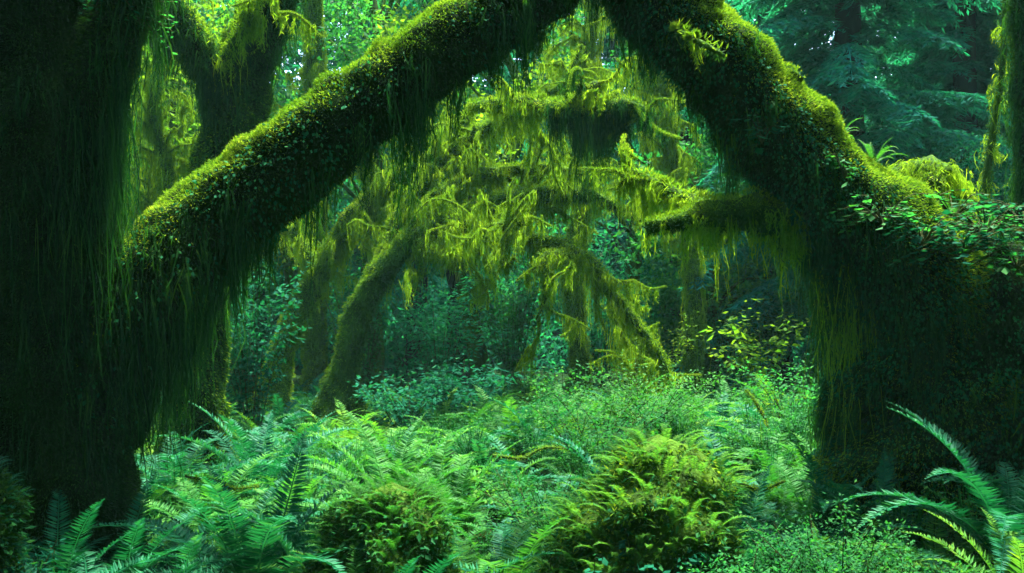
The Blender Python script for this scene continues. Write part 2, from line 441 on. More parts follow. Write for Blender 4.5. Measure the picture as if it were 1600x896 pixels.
# ---- tree on the right: massive base, trunk leaning left to meet the arch
baseB = P(1450, 860, 7.0); baseB[2] = gz(baseB[0], baseB[1]) - 0.1
tB, oB, lB = build_tree('leaning_maple_tree', 'massive mossy maple leaning left, its bright moss-shelved back forming the right arch', 'tree', baseB, [
    ('trunk', np.vstack([[[*baseB, 0.84]], px_limb([(1468, 720, 7., .74), (1455, 600, 7., .68), (1425, 490, 7., .59), (1362, 385, 6.95, .47), (1280, 283, 6.9, .35), (1203, 193, 6.85, .315), (1135, 112, 6.8, .29), (1062, 40, 6.8, .28), (980, -60, 6.9, .26), (900, -170, 7., .2)])]),
     'bark_shade', dict(sides=44, lump=0.10, flare=0.08, step=.04),
     dict(NEAR, fringe=110, flen=0.6, w=0.010, lo=0.18, topcut=0.16, creeper=1300, smat='moss_shade'), 0),
    ('burl', np.vstack([[[*P(1580, 860, 6.9), .85]], px_limb([(1580, 640, 6.9, .72), (1570, 520, 6.9, .66), (1550, 450, 6.9, .52), (1540, 405, 6.9, .32), (1535, 385, 6.9, .10)])]),
     'bark_shade', dict(sides=26, lump=0.13), dict(NEAR, fringe=60, flen=0.4, w=0.010, cmat='moss_dark', lo=0.3, creeper=1300, smat='moss_shade'), 0),
    ('limb', px_limb([(1360, 385, 6.9, .20), (1255, 345, 6.8, .12), (1180, 334, 6.8, .09), (1110, 335, 6.9, .085), (1060, 345, 7.1, .05), (1010, 355, 7.2, .03)]),
     'bark_moss', dict(sides=14, lump=0.15), dict(NEAR, fringe=95, flen=0.52, w=0.011, per=8, spread=.032, fmat='strand', lo=0.02, taper_end=False, lp=(3.0, 2.3, 1.2, .8, 1.2, .5, .8, .3)), 0),
    ('limb', px_limb([(1120, 333, 6.95, .06), (1085, 318, 7.2, .05), (1050, 300, 7.4, .04), (1015, 280, 7.7, .03), (985, 266, 7.9, .015)]),
     'bark_moss', dict(sides=10, lump=0.2), dict(fuzz=3500, fuzz_len=.05, fuzz_w=.011, fringe=90, flen=0.4, w=0.010, fmat='strand'), 4),
    ('limb', px_limb([(1190, 120, 6.85, .05), (1215, 105, 6.8, .03), (1240, 115, 6.75, .022), (1252, 126, 6.7, .02)]),
     'bark_moss', dict(sides=8, lump=0.2), dict(fuzz=3000, fuzz_len=.03, fuzz_w=.008), 0),
    ('limb', px_limb([(1075, 55, 6.6, .04), (1060, 50, 6.45, .025), (1095, 68, 6.3, .018), (1132, 88, 6.2, .012)]),
     'bark_moss', dict(sides=8, lump=0.2), dict(fuzz=3000, fuzz_len=.05, fuzz_w=.01, fringe=40, flen=0.22, per=6, spread=.03, fmat='strand'), 0),
])

# ---- centre tree, arched and hung with yellow moss
MID = dict(fuzz=5200, fuzz_len=0.042, fuzz_w=0.011, fringe=42, flen=0.55, w=0.012, per=7, spread=0.05, fmat='strand', cmat='moss', smat='moss')
baseC = P(532, 640, 14.0); baseC[2] = gz(baseC[0], baseC[1]) - 0.1
tC, oC, lC = build_tree('moss_hung_tree', 'bright yellow-green moss-hung tree in the clearing, bowed over from its leaning trunk', 'tree', baseC, [
    ('trunk', np.vstack([[[*baseC, 0.42]], px_limb([(538, 590, 14, .20), (556, 510, 14, .175), (586, 440, 14, .155), (634, 385, 14, .135), (700, 347, 14, .115), (755, 325, 14, .11), (815, 309, 13.8, .115), (878, 302, 13.6, .10), (940, 312, 13.4, .07), (1000, 345, 13.3, .03)])]),
     'bark_moss', dict(sides=18, lump=0.14, flare=0.4), dict(MID, fringe=55, lo=0.50, smat='moss_dark'), 18),
    ('limb', px_limb([(690, 352, 14, .11), (760, 352, 13.7, .10), (820, 370, 13.4, .085), (875, 383, 13.3, .08), (920, 408, 13.2, .07), (955, 455, 13.1, .06), (990, 500, 13, .05), (1030, 555, 13, .04), (1048, 600, 13, .02)]),
     'bark_moss', dict(sides=10, lump=0.15), dict(MID, fringe=60, flen=0.65), 18),
    ('limb', px_limb([(650, 378, 14, .10), (700, 395, 13.6, .08), (745, 372, 13.3, .07), (790, 350, 13, .05), (830, 345, 12.8, .03)]),
     'bark_moss', dict(sides=10, lump=0.15), dict(MID, flen=0.5), 12),
    ('limb', px_limb([(630, 388, 14, .10), (672, 320, 14.2, .10), (735, 280, 14.3, .08), (800, 266, 14.3, .07), (870, 264, 14.2, .05), (930, 275, 14, .03)]),
     'bark_moss', dict(sides=10, lump=0.15), dict(MID, flen=0.55), 16),
    ('limb', px_limb([(588, 436, 14, .10), (630, 330, 14.6, .11), (700, 245, 14.8, .09), (760, 200, 14.4, .08), (820, 165, 14, .06), (880, 130, 14, .04), (910, 70, 14, .02)]),
     'bark_moss', dict(sides=10, lump=0.15), dict(MID, flen=0.5), 22),
    ('limb', px_limb([(735, 168, 12.5, .05), (800, 160, 11.8, .06), (870, 168, 11.2, .085), (925, 150, 11, .10), (930, 132, 11, .08)]),
     'bark_moss', dict(sides=10, lump=0.15), dict(MID, fringe=60, flen=0.4), 6),
    ('limb', px_limb([(868, 168, 11.2, .07), (905, 176, 11, .08), (940, 172, 10.9, .08), (975, 165, 10.8, .07), (1005, 172, 10.7, .04)]),
     'bark_moss', dict(sides=10, lump=0.2), dict(MID, fringe=330, flen=1.15, fmat='strand_dark', w=0.012, spread=.04, taper_end=False, lp=(.2, .9, .4, 1.3, .6, 1.2, .35, .7, .15)), 6),
    ('limb', px_limb([(770, 378, 13.3, .03), (778, 400, 13.2, .03), (790, 412, 13.2, .03), (806, 404, 13.1, .02)]),
     'bark_moss', dict(sides=8, lump=0.2), dict(MID, flen=0.3), 0),
    ('limb', px_limb([(900, 400, 13.2, .05), (850, 400, 13, .045), (855, 430, 12.9, .04), (850, 470, 12.8, .03), (838, 500, 12.8, .01)]),
     'bark_moss', dict(sides=8, lump=0.2), dict(MID, fringe=110, flen=0.5), 4),
])

# ---- leaning tree behind it
baseE = P(418, 640, 15.2); baseE[2] = gz(baseE[0], baseE[1]) - 0.1
tE, oE, lE = build_tree('moss_hung_tree', 'slim leaning moss-hung tree just left of the bowed centre tree', 'tree', baseE, [
    ('trunk', np.vstack([[[*baseE, 0.34]], px_limb([(428, 600, 15.2, .20), (450, 530, 15.2, .17), (478, 465, 15.2, .15), (505, 420, 15.2, .13), (540, 355, 15, .12), (590, 300, 15, .13), (640, 270, 15, .10), (700, 225, 15, .07), (740, 170, 15, .04)])]),
     'bark_moss', dict(sides=16, lump=0.14, flare=0.4), dict(MID, lo=0.40, fringe=50, flen=0.6), 24),
    ('limb', px_limb([(500, 428, 15.2, .10), (470, 380, 15.4, .08), (440, 340, 15.6, .06), (400, 320, 15.8, .03)]),
     'bark_moss', dict(sides=10, lump=0.15), dict(MID, flen=0.6), 14),
    ('limb', px_limb([(590, 300, 15, .09), (570, 230, 15.4, .07), (590, 150, 15.8, .05), (640, 90, 16, .03)]),
     'bark_moss', dict(sides=10, lump=0.15), dict(MID, flen=0.55), 16),
])

# ---- forked trunk behind the arch limb
baseD = P(308, 660, 10.5); baseD[2] = gz(baseD[0], baseD[1]) - 0.1
MD = dict(fuzz=6000, fuzz_len=0.042, fuzz_w=0.012, per=8, spread=0.06, w=0.013)
tD, oD, lD = build_tree('forked_maple_tree', 'dark mossy tree forking in two behind the left arch limb', 'tree', baseD, [
    ('trunk', np.vstack([[[*baseD, 0.36]], px_limb([(308, 590, 10.5, .26), (318, 480, 10.5, .25), (342, 340, 10.5, .28), (362, 220, 10.5, .31), (372, 130, 10.5, .31), (405, 50, 10.4, .25), (440, -60, 10.3, .2), (470, -200, 10.2, .15)])]),
     'bark_shade', dict(sides=22, lump=0.12, flare=0.4), dict(MD, fringe=60, flen=0.5, cmat='moss', smat='moss_dark', lo=0.35), 0),
    ('limb', px_limb([(360, 150, 10.4, .2), (335, 110, 10.3, .17), (300, 60, 10.2, .15), (262, 10, 10.1, .13), (235, -80, 10, .1)]),
     'bark_shade', dict(sides=14, lump=0.12), dict(MD, fringe=140, flen=0.7, fmat='strand_dark'), 0),
    ('limb', px_limb([(350, 110, 10.3, .06), (354, 90, 10.1, .05), (372, 60, 9.9, .045), (392, 10, 9.8, .04), (400, -50, 9.8, .03)]),
     'bark_moss', dict(sides=10, lump=0.2), dict(MD, fringe=60, flen=0.3, fmat='strand'), 2),
])

# ---- thinner moss-hung trees around the clearing
def small_tree(name, label, base_px, rows, fl=0.7, ntw=12, group=None, fm='strand', fringe=70, bark='bark_moss', opt=MID):
    b = P(*base_px); b[2] = gz(b[0], b[1]) - 0.1
    return build_tree(name, label, 'tree', b, [('trunk', np.vstack([[[*b, rows[0][3] * 1.3]], px_limb(rows)]), bark,
                      dict(sides=12, lump=0.14, flare=0.3), dict(opt, fringe=fringe, flen=fl, fmat=fm, lo=0.2), ntw)], group)

small_tree('moss_hung_tree', 'straight pale moss-hung stem standing high behind the left arch limb', (492, 640, 19), [(492, 560, 19, .22), (490, 300, 19, .2), (492, 100, 19, .17), (488, -20, 19, .15), (484, -160, 19, .12)], 0.7, 30, fringe=40)
small_tree('moss_hung_tree', 'thin twisted moss-hung stem at the right edge above the plants', (1560, 620, 9.5), [(1556, 500, 9.5, .045), (1540, 330, 9.5, .035), (1552, 200, 9.5, .03), (1568, 90, 9.4, .027), (1572, -60, 9.4, .025)], 0.3, 0, fm='strand', fringe=26, opt=dict(MID, w=.010, fuzz_len=.026, fuzz_w=.008, cmat='moss_dark', smat='moss_dark'))
small_tree('moss_hung_tree', 'dark moss-hung stem cut by the right edge of the photo', (1625, 650, 8.5), [(1620, 500, 8.5, .1), (1612, 300, 8.5, .09), (1606, 100, 8.4, .09), (1600, -60, 8.4, .08)], 0.6, 0, fm='strand_dark', fringe=90, bark='bark_shade', opt=dict(MID, w=.011, cmat='moss_dark', smat='moss_dark'))
small_tree('moss_hung_tree', 'slender moss-hung tree behind the bowed centre tree, below the apex of the arch', (905, 610, 18), [(905, 560, 18, .16), (895, 420, 18, .15), (915, 280, 18, .13), (900, 150, 18, .1), (925, 40, 18, .08), (940, -60, 18, .06)], 0.7, 40, fringe=36)
small_tree('moss_hung_tree', 'slender moss-hung tree between the centre clearing and the right arch trunk', (1075, 620, 16.5), [(1085, 500, 16.5, .12), (1078, 380, 16.5, .11), (1050, 240, 16.5, .09), (1035, 120, 16.5, .08), (1010, 20, 16.5, .06)], 0.6, 36, fringe=30)
small_tree('moss_hung_tree', 'crooked moss-hung tree seen between the left trunk and the forked tree', (235, 640, 14), [(238, 560, 14, .11), (245, 420, 14, .10), (262, 280, 14, .08), (240, 160, 14, .07), (266, 20, 14, .05), (270, -80, 14, .04)], 0.5, 44, fringe=24)

# ---- conifers
def conifer_template(h, rmax, nb, low, trunk_r):
    tr = Limb(np.array([[0, 0, -0.2, trunk_r * 1.25], [0, 0, h * 0.1, trunk_r], [0.05, 0, h * 0.5, trunk_r * .7], [0, 0, h, 0.03]]), 12, 0.06, 0.4)
    c = B()
    for k in range(nb):
        u = (k + rng.uniform(0, 1)) / nb
        z = h * (low + (0.98 - low) * u); L = rmax * (1 - u) ** 0.7 * rng.uniform(0.6, 1.1) + 0.25
        az = rng.uniform(0, 6.28); o = np.array([math.cos(az), math.sin(az), 0.0])
        if low < .3 and k % 4 == 0: L *= rng.uniform(.25, .5)
        t = np.linspace(0, 1, 9); drop = rng.uniform(0.25, 0.6)
        ax = np.array([0, 0, z]) + o[None] * (t * L)[:, None]; ax[:, 2] += L * (0.15 * t - drop * t ** 1.8)
        nsub = int(18 + L * 16)
        ts = rng.uniform(0.12, 1, nsub); p0 = np.stack([np.interp(ts, t, ax[:, j]) for j in range(3)], 1)
        sgn = rng.choice([-1, 1], nsub); s = np.array([-o[1], o[0], 0.0])
        d0 = nrm(s[None] * sgn[:, None] * rng.uniform(0.5, 1, nsub)[:, None] + o[None] * 0.6 + np.array([0, 0, -0.25]))
        sl = (0.25 + 0.35 * (1 - ts)) * min(1.0, L / 1.6) * rng.uniform(0.7, 1.3, nsub)
        m = 13
        q = np.linspace(0.08, 1, m)
        pp = p0[:, None] + d0[:, None] * (sl[:, None] * q)[:, :, None]; pp[:, :, 2] -= (sl[:, None] * 0.55 * q ** 2)
        pp = pp.reshape(-1, 3); dd = np.repeat(d0, m, 0); n = len(pp)
        sd = nrm(np.cross(dd, np.array([0, 0, 1.0]))) * rng.choice([-1, 1], n)[:, None]
        ld = nrm(dd * 0.75 + sd * 0.8 + rng.normal(size=(n, 3)) * 0.25 + np.array([0, 0, -0.35]))
        c.add(*kites(pp, ld, nrm(np.cross(ld, np.array([0, 0, 1.0]) + rng.normal(size=(n, 3)) * 0.3)), rng.uniform(0.10, 0.24, n), rng.uniform(0.030, 0.055, n), 0.1))
        # the bough's own spine
        w = np.linspace(0.03, 0.006, 9)[:, None]
        Vv = np.stack([ax + s * w, ax - s * w], 1).reshape(-1, 3); b = np.arange(8) * 2
        c.add(Vv, np.stack([b, b + 1, b + 3, b + 2], 1))
    return tr, c


CON = []
for h, rm, nb, lo_, r in [(17, 4.0, 240, .1, .34), (16, 3.2, 160, .1, .28), (19, 4.2, 180, .1, .42), (15, 2.1, 80, .42, .36)]:
    tr, c = conifer_template(h, rm, nb, lo_, r)
    CON.append((mesh_from('conifer_trunk', *tr.tube(), 'bark_far', True), mesh_from('conifer_crown', *c.arr(), 'needle')))


def conifer(px, d, k, sc, label, rz=None, crown_z=0.0):
    p = P(px, 500, d); p[2] = gz(p[0], p[1]) - 0.05
    t = thing('conifer_tree', p, label, 'tree', 'conifers around the clearing')
    t.scale = (sc, sc, sc); t.rotation_euler = (rng.normal() * .02, rng.normal() * .02, rng.uniform(0, 6.28))
    for nm, me in zip(('trunk', 'crown'), CON[k]):
        o = bpy.data.objects.new(nm, me); COL.objects.link(o); o.parent = t
        if nm == 'crown' and crown_z: o.location = (0, 0, crown_z)
    return t

conifer(1335, 18, 0, 0.95, 'broad teal conifer with drooping boughs behind the right arch trunk')
conifer(1480, 25, 2, 0.95, 'tall conifer filling the upper right background beside the broad drooping one')
conifer(1505, 20, 0, 0.9, 'drooping conifer between the broad one and the right edge')
conifer(1220, 24, 1, 1.05, 'narrow conifer showing between the right arch trunk and the broad drooping conifer')
conifer(1600, 21, 1, 1.0, 'conifer cut by the right edge above the dark shelf of plants')
conifer(1068, 24, 3, 1.0, 'conifer with bare dark trunk standing right of the clearing')
conifer(1040, 28, 3, 0.85, 'thinner dark-trunked conifer close behind the bare dark one')
conifer(728, 25, 3, 1.15, 'conifer with thick dark trunk behind the bowed centre tree')
conifer(648, 27, 3, 0.9, 'slim dark-trunked conifer left of the thick one behind the centre tree')
conifer(960, 37, 1, 1.1, 'distant teal conifer right of the middle of the arch')
conifer(560, 33, 0, 1.0, 'distant teal conifer above the left of the bowed tree')
conifer(400, 25, 1, 1.0, 'teal conifer behind the fork of the dark forked tree')
conifer(240, 27, 0, 1.0, 'teal conifer glimpsed beside the left trunk')
conifer(1150, 33, 0, 1.0, 'distant conifer over the yellow sapling')
conifer(60, 22, 2, 1.0, 'conifer almost hidden behind the left trunk')

# ---- broadleaved trees at the back of the clearing
def broadleaf(px, d, h, cr, label, mat, n=90, per=170, size=0.13, low=0.28):
    p = P(px, 500, d); p[2] = gz(p[0], p[1]) - 0.05
    t = thing('broadleaf_tree', p, label, 'tree', 'broadleaved trees around the clearing')
    tr = Limb(np.array([[0, 0, 0, .22], [rng.normal() * .3, rng.normal() * .3, h * .3, .17], [rng.normal() * .5, rng.normal() * .5, h * .65, .11], [rng.normal() * .6, 0, h * .95, .03]]), 10, 0.12, 0.25)
    b = B().add(*tr.tube())
    cs = []
    for k in range(n):
        u = rng.uniform(low, 1.0); az = rng.uniform(0, 6.28); rr = cr * math.sqrt(max(0.05, 1 - ((u - .62) / .5) ** 2)) * rng.uniform(0.35, 1.0)
        e = np.array([rr * math.cos(az), rr * math.sin(az), h * u])
        st = tr.c[int(np.clip(u * 0.8, 0, 1) * (tr.n - 1)), :3]
        if k % 3 == 0:
            b.add(*Limb(np.array([[*st, .05], [*((st + e) / 2 + [0, 0, .3]), .03], [*e, .008]]), 5, 0.1, 0.25).tube())
        cs.append(e)
    b.link('trunk', 'bark_moss', t, (0, 0, 0), True)
    B().add(*crown_leaves(np.array(cs), rng.uniform(0.4, 0.95, n), per, size, 0.35, 0.5)).link('crown', mat, t)
    return t

broadleaf(590, 21, 11, 3.0, 'green broadleaved tree with open crown above the left arch limb', 'leaf_mid', 65, low=.42)
broadleaf(760, 20, 9.5, 2.6, 'bright yellow-green broadleaved tree behind the top of the bowed centre tree', 'leaf_bright', 55, low=.42)
broadleaf(240, 19, 9, 2.6, 'yellow-green broadleaved tree between the left trunk and the forked tree', 'leaf_bright', 80)
broadleaf(990, 22, 10, 2.6, 'green broadleaved tree behind the hanging moss under the apex', 'leaf_mid', 50, low=.42)
broadleaf(430, 22, 10, 2.6, 'pale green broadleaved tree right of the forked trunk', 'leaf_mid', 80)
broadleaf(1110, 19, 5.2, 1.8, 'small leafy tree behind the trunk of the right arch', 'leaf_mid', 60)
broadleaf(1440, 17, 4.9, 2.4, 'low teal-leaved tree behind the mossy shoulder of the right arch', 'shrub_teal', 80, 190, 0.075, 0.2)

# ---- the wood all round (nobody could count it)
w = B()
ang = rng.uniform(0, 2 * math.pi, 2600)
ex, ey = 22 + rng.uniform(0, 6, 2600), 25 + rng.uniform(0, 7, 2600)
cx, cy = ex * np.cos(ang), 13 + ey * np.sin(ang)
behind = cy < 4
cz_ = rng.uniform(0, 1, 2600) * np.where(behind, 20, 18)
cy = np.where(behind, np.maximum(cy, -7 - rng.uniform(0, 3, 2600)), cy)
C = np.stack([cx, cy, cz_], 1)
w.add(*crown_leaves(C[~behind], rng.uniform(0.8, 2.2, (~behind).sum()), 90, 0.26, 0.3, 0.6))
w.add(*crown_leaves(C[behind], rng.uniform(1.2, 2.6, behind.sum()), 40, 0.8, 0.3, 0.7))  # coarse unseen foliage behind the camera, added to block sky light
# unseen roof of crowns, added to keep sky light off the near trunks
n = 250
C = np.stack([rng.uniform(-16, 16, n), rng.uniform(-9, 3.5, n), rng.uniform(9, 14, n)], 1)
w.add(*crown_leaves(C, rng.uniform(1.2, 2.2, n), 45, 0.7, 0.3, 0.5))
# low understorey at the foot of the wood
n = 750
C = np.stack([rng.uniform(-26, 26, n), rng.uniform(22, 37, n), rng.uniform(0, 1, n) ** 1.4 * 5.5], 1)
w.add(*crown_leaves(C, rng.uniform(.6, 1.4, n), 110, 0.19, 0.3, 0.6))
n = 700
C = np.stack([rng.uniform(-34, 34, n), rng.uniform(36, 46, n), rng.uniform(0, 1, n) * 20], 1)
w.add(*crown_leaves(C, rng.uniform(1.2, 2.4, n), 110, 0.34, 0.3, 0.7))
n = 420
C = np.stack([rng.uniform(-38, 38, n), rng.uniform(46, 50, n), rng.uniform(0, 1, n) * 20], 1)
w.add(*crown_leaves(C, rng.uniform(1.8, 2.8, n), 90, 0.8, 0.3, 0.8))
tag(w.link('woods_and_shade_roof', 'wood_leaf'), kind='stuff')

# ================================================================== FERNS
def frond_geo(pairs, e0, curl, wmax=0.125, droop=0.25, pw=1.0, tipfold=0.0):
    """a sword-fern frond of unit length along +X, rising at e0 and arching over by curl"""
    n = 25; t = np.linspace(0, 1, n); el = e0 - curl * t ** 1.3
    dx, dz = np.cos(el), np.sin(el)
    x = np.concatenate([[0], np.cumsum((dx[1:] + dx[:-1]) / 2)]) / (n - 1); z = np.concatenate([[0], np.cumsum((dz[1:] + dz[:-1]) / 2)]) / (n - 1)
    yb = 0.04 * rng.normal() * t ** 2
    ax = np.stack([x, yb, z], 1); tg = nrm(np.gradient(ax, axis=0))
    b = B()
    wv = np.linspace(0.006, 0.0015, n)[:, None]; s = np.array([0, 1.0, 0])
    nr = np.cross(tg, s)
    V = np.stack([ax + s * wv, ax - nr * wv, ax - s * wv], 1).reshape(-1, 3); a = np.arange(n - 1) * 3
    b.add(V, np.vstack([np.stack([a, a + 1, a + 4, a + 3], 1), np.stack([a + 1, a + 2, a + 5, a + 4], 1)]))
    u = np.linspace(0.13, 0.99, pairs)
    prof = np.interp(u, [0.1, 0.2, 0.38, 0.6, 0.8, 1.0], [0.55, 0.85, 1, 0.82, 0.48, 0.06]) * wmax
    for sg in (-1, 1):
        uu = u + rng.normal(size=pairs) * 0.003
        p = np.stack([np.interp(uu, t, ax[:, j]) for j in range(3)], 1); T = np.stack([np.interp(uu, t, tg[:, j]) for j in range(3)], 1); T = nrm(T)
        Nn = np.cross(T, s)   # points down for sg; use -Nn as up
        up = -Nn
        d = nrm(s * sg + T * (0.22 + 0.5 * u[:, None] ** 3) - up * droop * rng.uniform(0.3, 1.6, pairs)[:, None] + rng.normal(size=(pairs, 3)) * 0.06)
        sd = nrm(T - d * np.sum(T * d, 1, keepdims=True) + up * rng.normal(size=(pairs, 1)) * 0.35)
        L = prof * rng.uniform(0.88, 1.08, pairs)
        b.add(*kites(p, d, sd, L, np.minimum(0.86 / pairs * 1.15, L * 0.5) * pw, 0.12, 0.3))
    return b.arr()


FR = {}
for key, mat in (('fern', 'fern'), ('fern_light', 'fern_light'), ('fern_gold', 'fern_gold')):
    FR[key] = []
    for e0, cu in [(80, 60), (74, 85), (66, 95), (58, 80), (50, 90), (40, 75), (30, 60), (62, 110)]:
        FR[key].append(mesh_from('frond', *frond_geo(58, R(e0), R(cu), .108), mat))
DEAD = [mesh_from('frond', *frond_geo(34, R(e0), R(cu), .10, .5, .7), 'fern_dead') for e0, cu in [(22, 70), (30, 90)]]
FAR_GEO = [frond_geo(24, R(e0), R(cu), 0.13, 0.25, 1.1) for e0, cu in [(80, 70), (70, 95), (60, 90), (52, 85), (42, 80), (32, 60)]]


def place_geo(G, loc, rz, sc, tilt=0.0):
    V, Q = G; c, s = math.cos(rz), math.sin(rz)
    V = V * sc; V = np.stack([V[:, 0] * c - V[:, 1] * s, V[:, 0] * s + V[:, 1] * c, V[:, 2]], 1)
    return V + np.asarray(loc), Q


FARFERN = {}
for key in ('fern', 'fern_light', 'fern_gold'):
    FARFERN[key] = []
    for k in range(5):
        b = B(); nf = 13
        for j in range(nf):
            b.add(*place_geo(FAR_GEO[rng.integers(0, 6)], (0, 0, 0), j / nf * 6.28 + rng.normal() * .25, rng.uniform(0.65, 1.1)))
        FARFERN[key].append(mesh_from('fern_fronds', *b.arr(), key))


def fern(x, y, size, label, mat='fern', nf=13, z=None, group=None, parts=True, azs=None, name='sword_fern', els=None):
    z = gz(x, y) if z is None else z
    if parts:
        t = thing(name, (x, y, z), label, 'fern', group)
        for j in range(nf):
            k = rng.integers(0, 8) if els is None else els[j % len(els)]
            o = bpy.data.objects.new('frond', FR[mat][k]); COL.objects.link(o); o.parent = t
            az = j / nf * 6.283 + rng.normal() * 0.2 if azs is None else azs[j % len(azs)] + rng.normal() * 0.06
            o.rotation_euler = (rng.normal() * 0.10, rng.normal() * 0.08, az)
            s = size * rng.uniform(0.75, 1.12); o.scale = (s, s, s)
            o.location = (math.cos(az) * .03, math.sin(az) * .03, 0)
        for j in range(rng.integers(0, 4)):
            o = bpy.data.objects.new('frond', DEAD[rng.integers(0, 2)]); COL.objects.link(o); o.parent = t; o['label'] = 'withered brown frond'
            o.rotation_euler = (rng.normal() * .2, 0, rng.uniform(0, 6.28)); o.scale = (size * .8,) * 3
    else:
        t = bpy.data.objects.new(name, FARFERN[mat][rng.integers(0, 5)]); COL.objects.link(t)
        t.location = (x, y, z); t.rotation_euler = (rng.normal() * .06, rng.normal() * .06, rng.uniform(0, 6.28)); t.scale = (size,) * 3
        tag(t, label, 'fern', group)
    return t


taken = []
def hero(px, py_base, d, size, label, **k):
    p = P(px, 500, d); taken.append((p[0], p[1], 0.45))
    return fern(p[0], p[1], size, label, **k)

hero(1574, 0, 5.5, 1.12, 'tall sword fern with upright fronds at the right, in front of the dark base', nf=13, els=[0, 3, 0, 4, 1, 3, 5], azs=[2.6, 3.1, 2.0, 3.5, 1.2, 4.2, -2.2, .4, 5.6, 2.9, 2.3, 3.8, 4.8], z=.30)
hero(1480, 0, 4.9, 0.95, 'low spreading sword fern below the tall upright one at right', nf=11, els=[4, 5, 6, 3])
hero(1600, 0, 6.1, 1.2, 'sword fern at the far right edge behind the tall upright one', els=[0, 1, 2])
hero(215, 0, 5.6, 1.15, 'dark teal sword fern with arching fronds at the foot of the left trunk', nf=14, els=[2, 7, 4, 3])
hero(395, 0, 5.3, 1.20, 'large upright sword fern in the left foreground', nf=15, els=[0, 0, 1, 2, 3])
hero(500, 0, 5.2, 1.10, 'teal sword fern with fanned fronds just right of the large upright foreground fern', nf=13)
hero(50, 0, 5.0, 0.95, 'dark low sword fern in the bottom left corner', nf=13, els=[4, 5, 6, 7])
hero(270, 0, 4.9, 0.90, 'sword fern at the bottom edge below the dark arching one', nf=12)
hero(690, 0, 5.0, 0.95, 'glossy sword fern with long flat fronds in front of the mossy hummock', nf=12, els=[3, 4, 5, 3])
hero(790, 0, 5.3, 1.05, 'feathery fern in the middle of the bottom edge', nf=15, mat='fern_light')
hero(600, 0, 4.6, 0.85, 'low fern at the bottom edge left of the feathery middle one', nf=13)
hero(885, 0, 4.9, 0.90, 'low fern at the foot of the yellow-topped mossy stump', nf=13)
hero(1290, 0, 6.6, 0.95, 'teal fern in front of the left foot of the leaning maple', nf=14)
hero(1215, 0, 7.2, 1.0, 'pale fern beside the left foot of the leaning maple', nf=14, mat='fern_light')
hero(1380, 0, 6.0, 0.90, 'shaded fern under the dark base of the leaning maple', nf=13)
hero(610, 0, 7.6, 1.15, 'yellow-green fern with swept-back fronds in the left middle of the clearing', nf=16, mat='fern_light', els=[0, 1, 2])
hero(715, 0, 7.4, 1.0, 'yellow-green fern right of the swept-back one in the clearing', nf=15, mat='fern_light')
hero(405, 0, 8.2, 1.15, 'fern with spiky upright fronds in front of the forked tree', nf=12, els=[0, 1, 3])
hero(270, 0, 7.6, 1.25, 'broad teal fern right of the lit edge of the left trunk', nf=15)
hero(1110, 0, 5.1, 0.85, 'leaf-shaded fern right of the yellow-topped mossy stump', nf=12)
hero(330, 0, 6.4, 1.0, 'mid-green fern behind the large upright foreground fern', nf=14, mat='fern_light')
hero(125, 0, 4.6, 1.0, 'arching teal fern along the bottom edge left of the dark arching one', nf=13, els=[2, 3, 7, 4])
hero(20, 0, 4.5, 1.0, 'arching fern cut by the bottom left corner', nf=13, els=[2, 3, 4])
hero(935, 0, 4.75, 0.75, 'small fern against the left foot of the yellow-topped stump', nf=13, mat='fern_light')
hero(1085, 0, 4.7, 0.75, 'small yellowish fern against the right foot of the yellow-topped stump', nf=13, mat='fern_gold')
hero(560, 0, 4.6, 0.80, 'small fresh fern in front of the mossy hummock', nf=13, mat='fern_light')
hero(85, 0, 5.05, 0.95, 'dim fern growing right across the foot of the left trunk', nf=14, els=[0, 2, 3, 7])
hero(185, 0, 5.2, 0.90, 'dim upright fern at the right side of the left trunk foot', nf=14, els=[0, 1, 2, 3])
hero(130, 0, 5.4, 0.95, 'dim fern in the shade of the left trunk', nf=13)

# the carpet of ferns
LAND = [(-3.0, 5.8, 'the dark left trunk'), (2.9, 7.0, 'the leaning maple'), (-2.5, 14.0, 'the bowed centre tree'), (-3.4, 10.5, 'the forked tree'),
        (0.75, 5.2, 'the yellow-topped stump'), (-0.62, 5.0, 'the mossy hummock'), (1.9, 4.8, 'the fine-leaved shrub'), (2.6, 14.5, 'the yellow sapling'),
        (1.3, 10.0, 'the middle of the clearing'), (4.0, 21.0, 'the dark-trunked conifers'), (-3.8, 15.2, 'the slim leaning tree')]
def where(x, y):
    ds = [math.hypot(x - a, (y - b) * 0.8) for a, b, _ in LAND]; k = int(np.argmin(ds)); a, b, nm = LAND[k]
    dx, dy = x - a, y - b
    near = 'close' if ds[k] < 1.1 else 'some way' if ds[k] < 2.4 else 'well'
    if abs(dx) > abs(dy): side = 'right of' if dx > 0 else 'left of'
    else: side = 'behind' if dy > 0 else 'in front of'
    return f'{near} {side} {nm}'


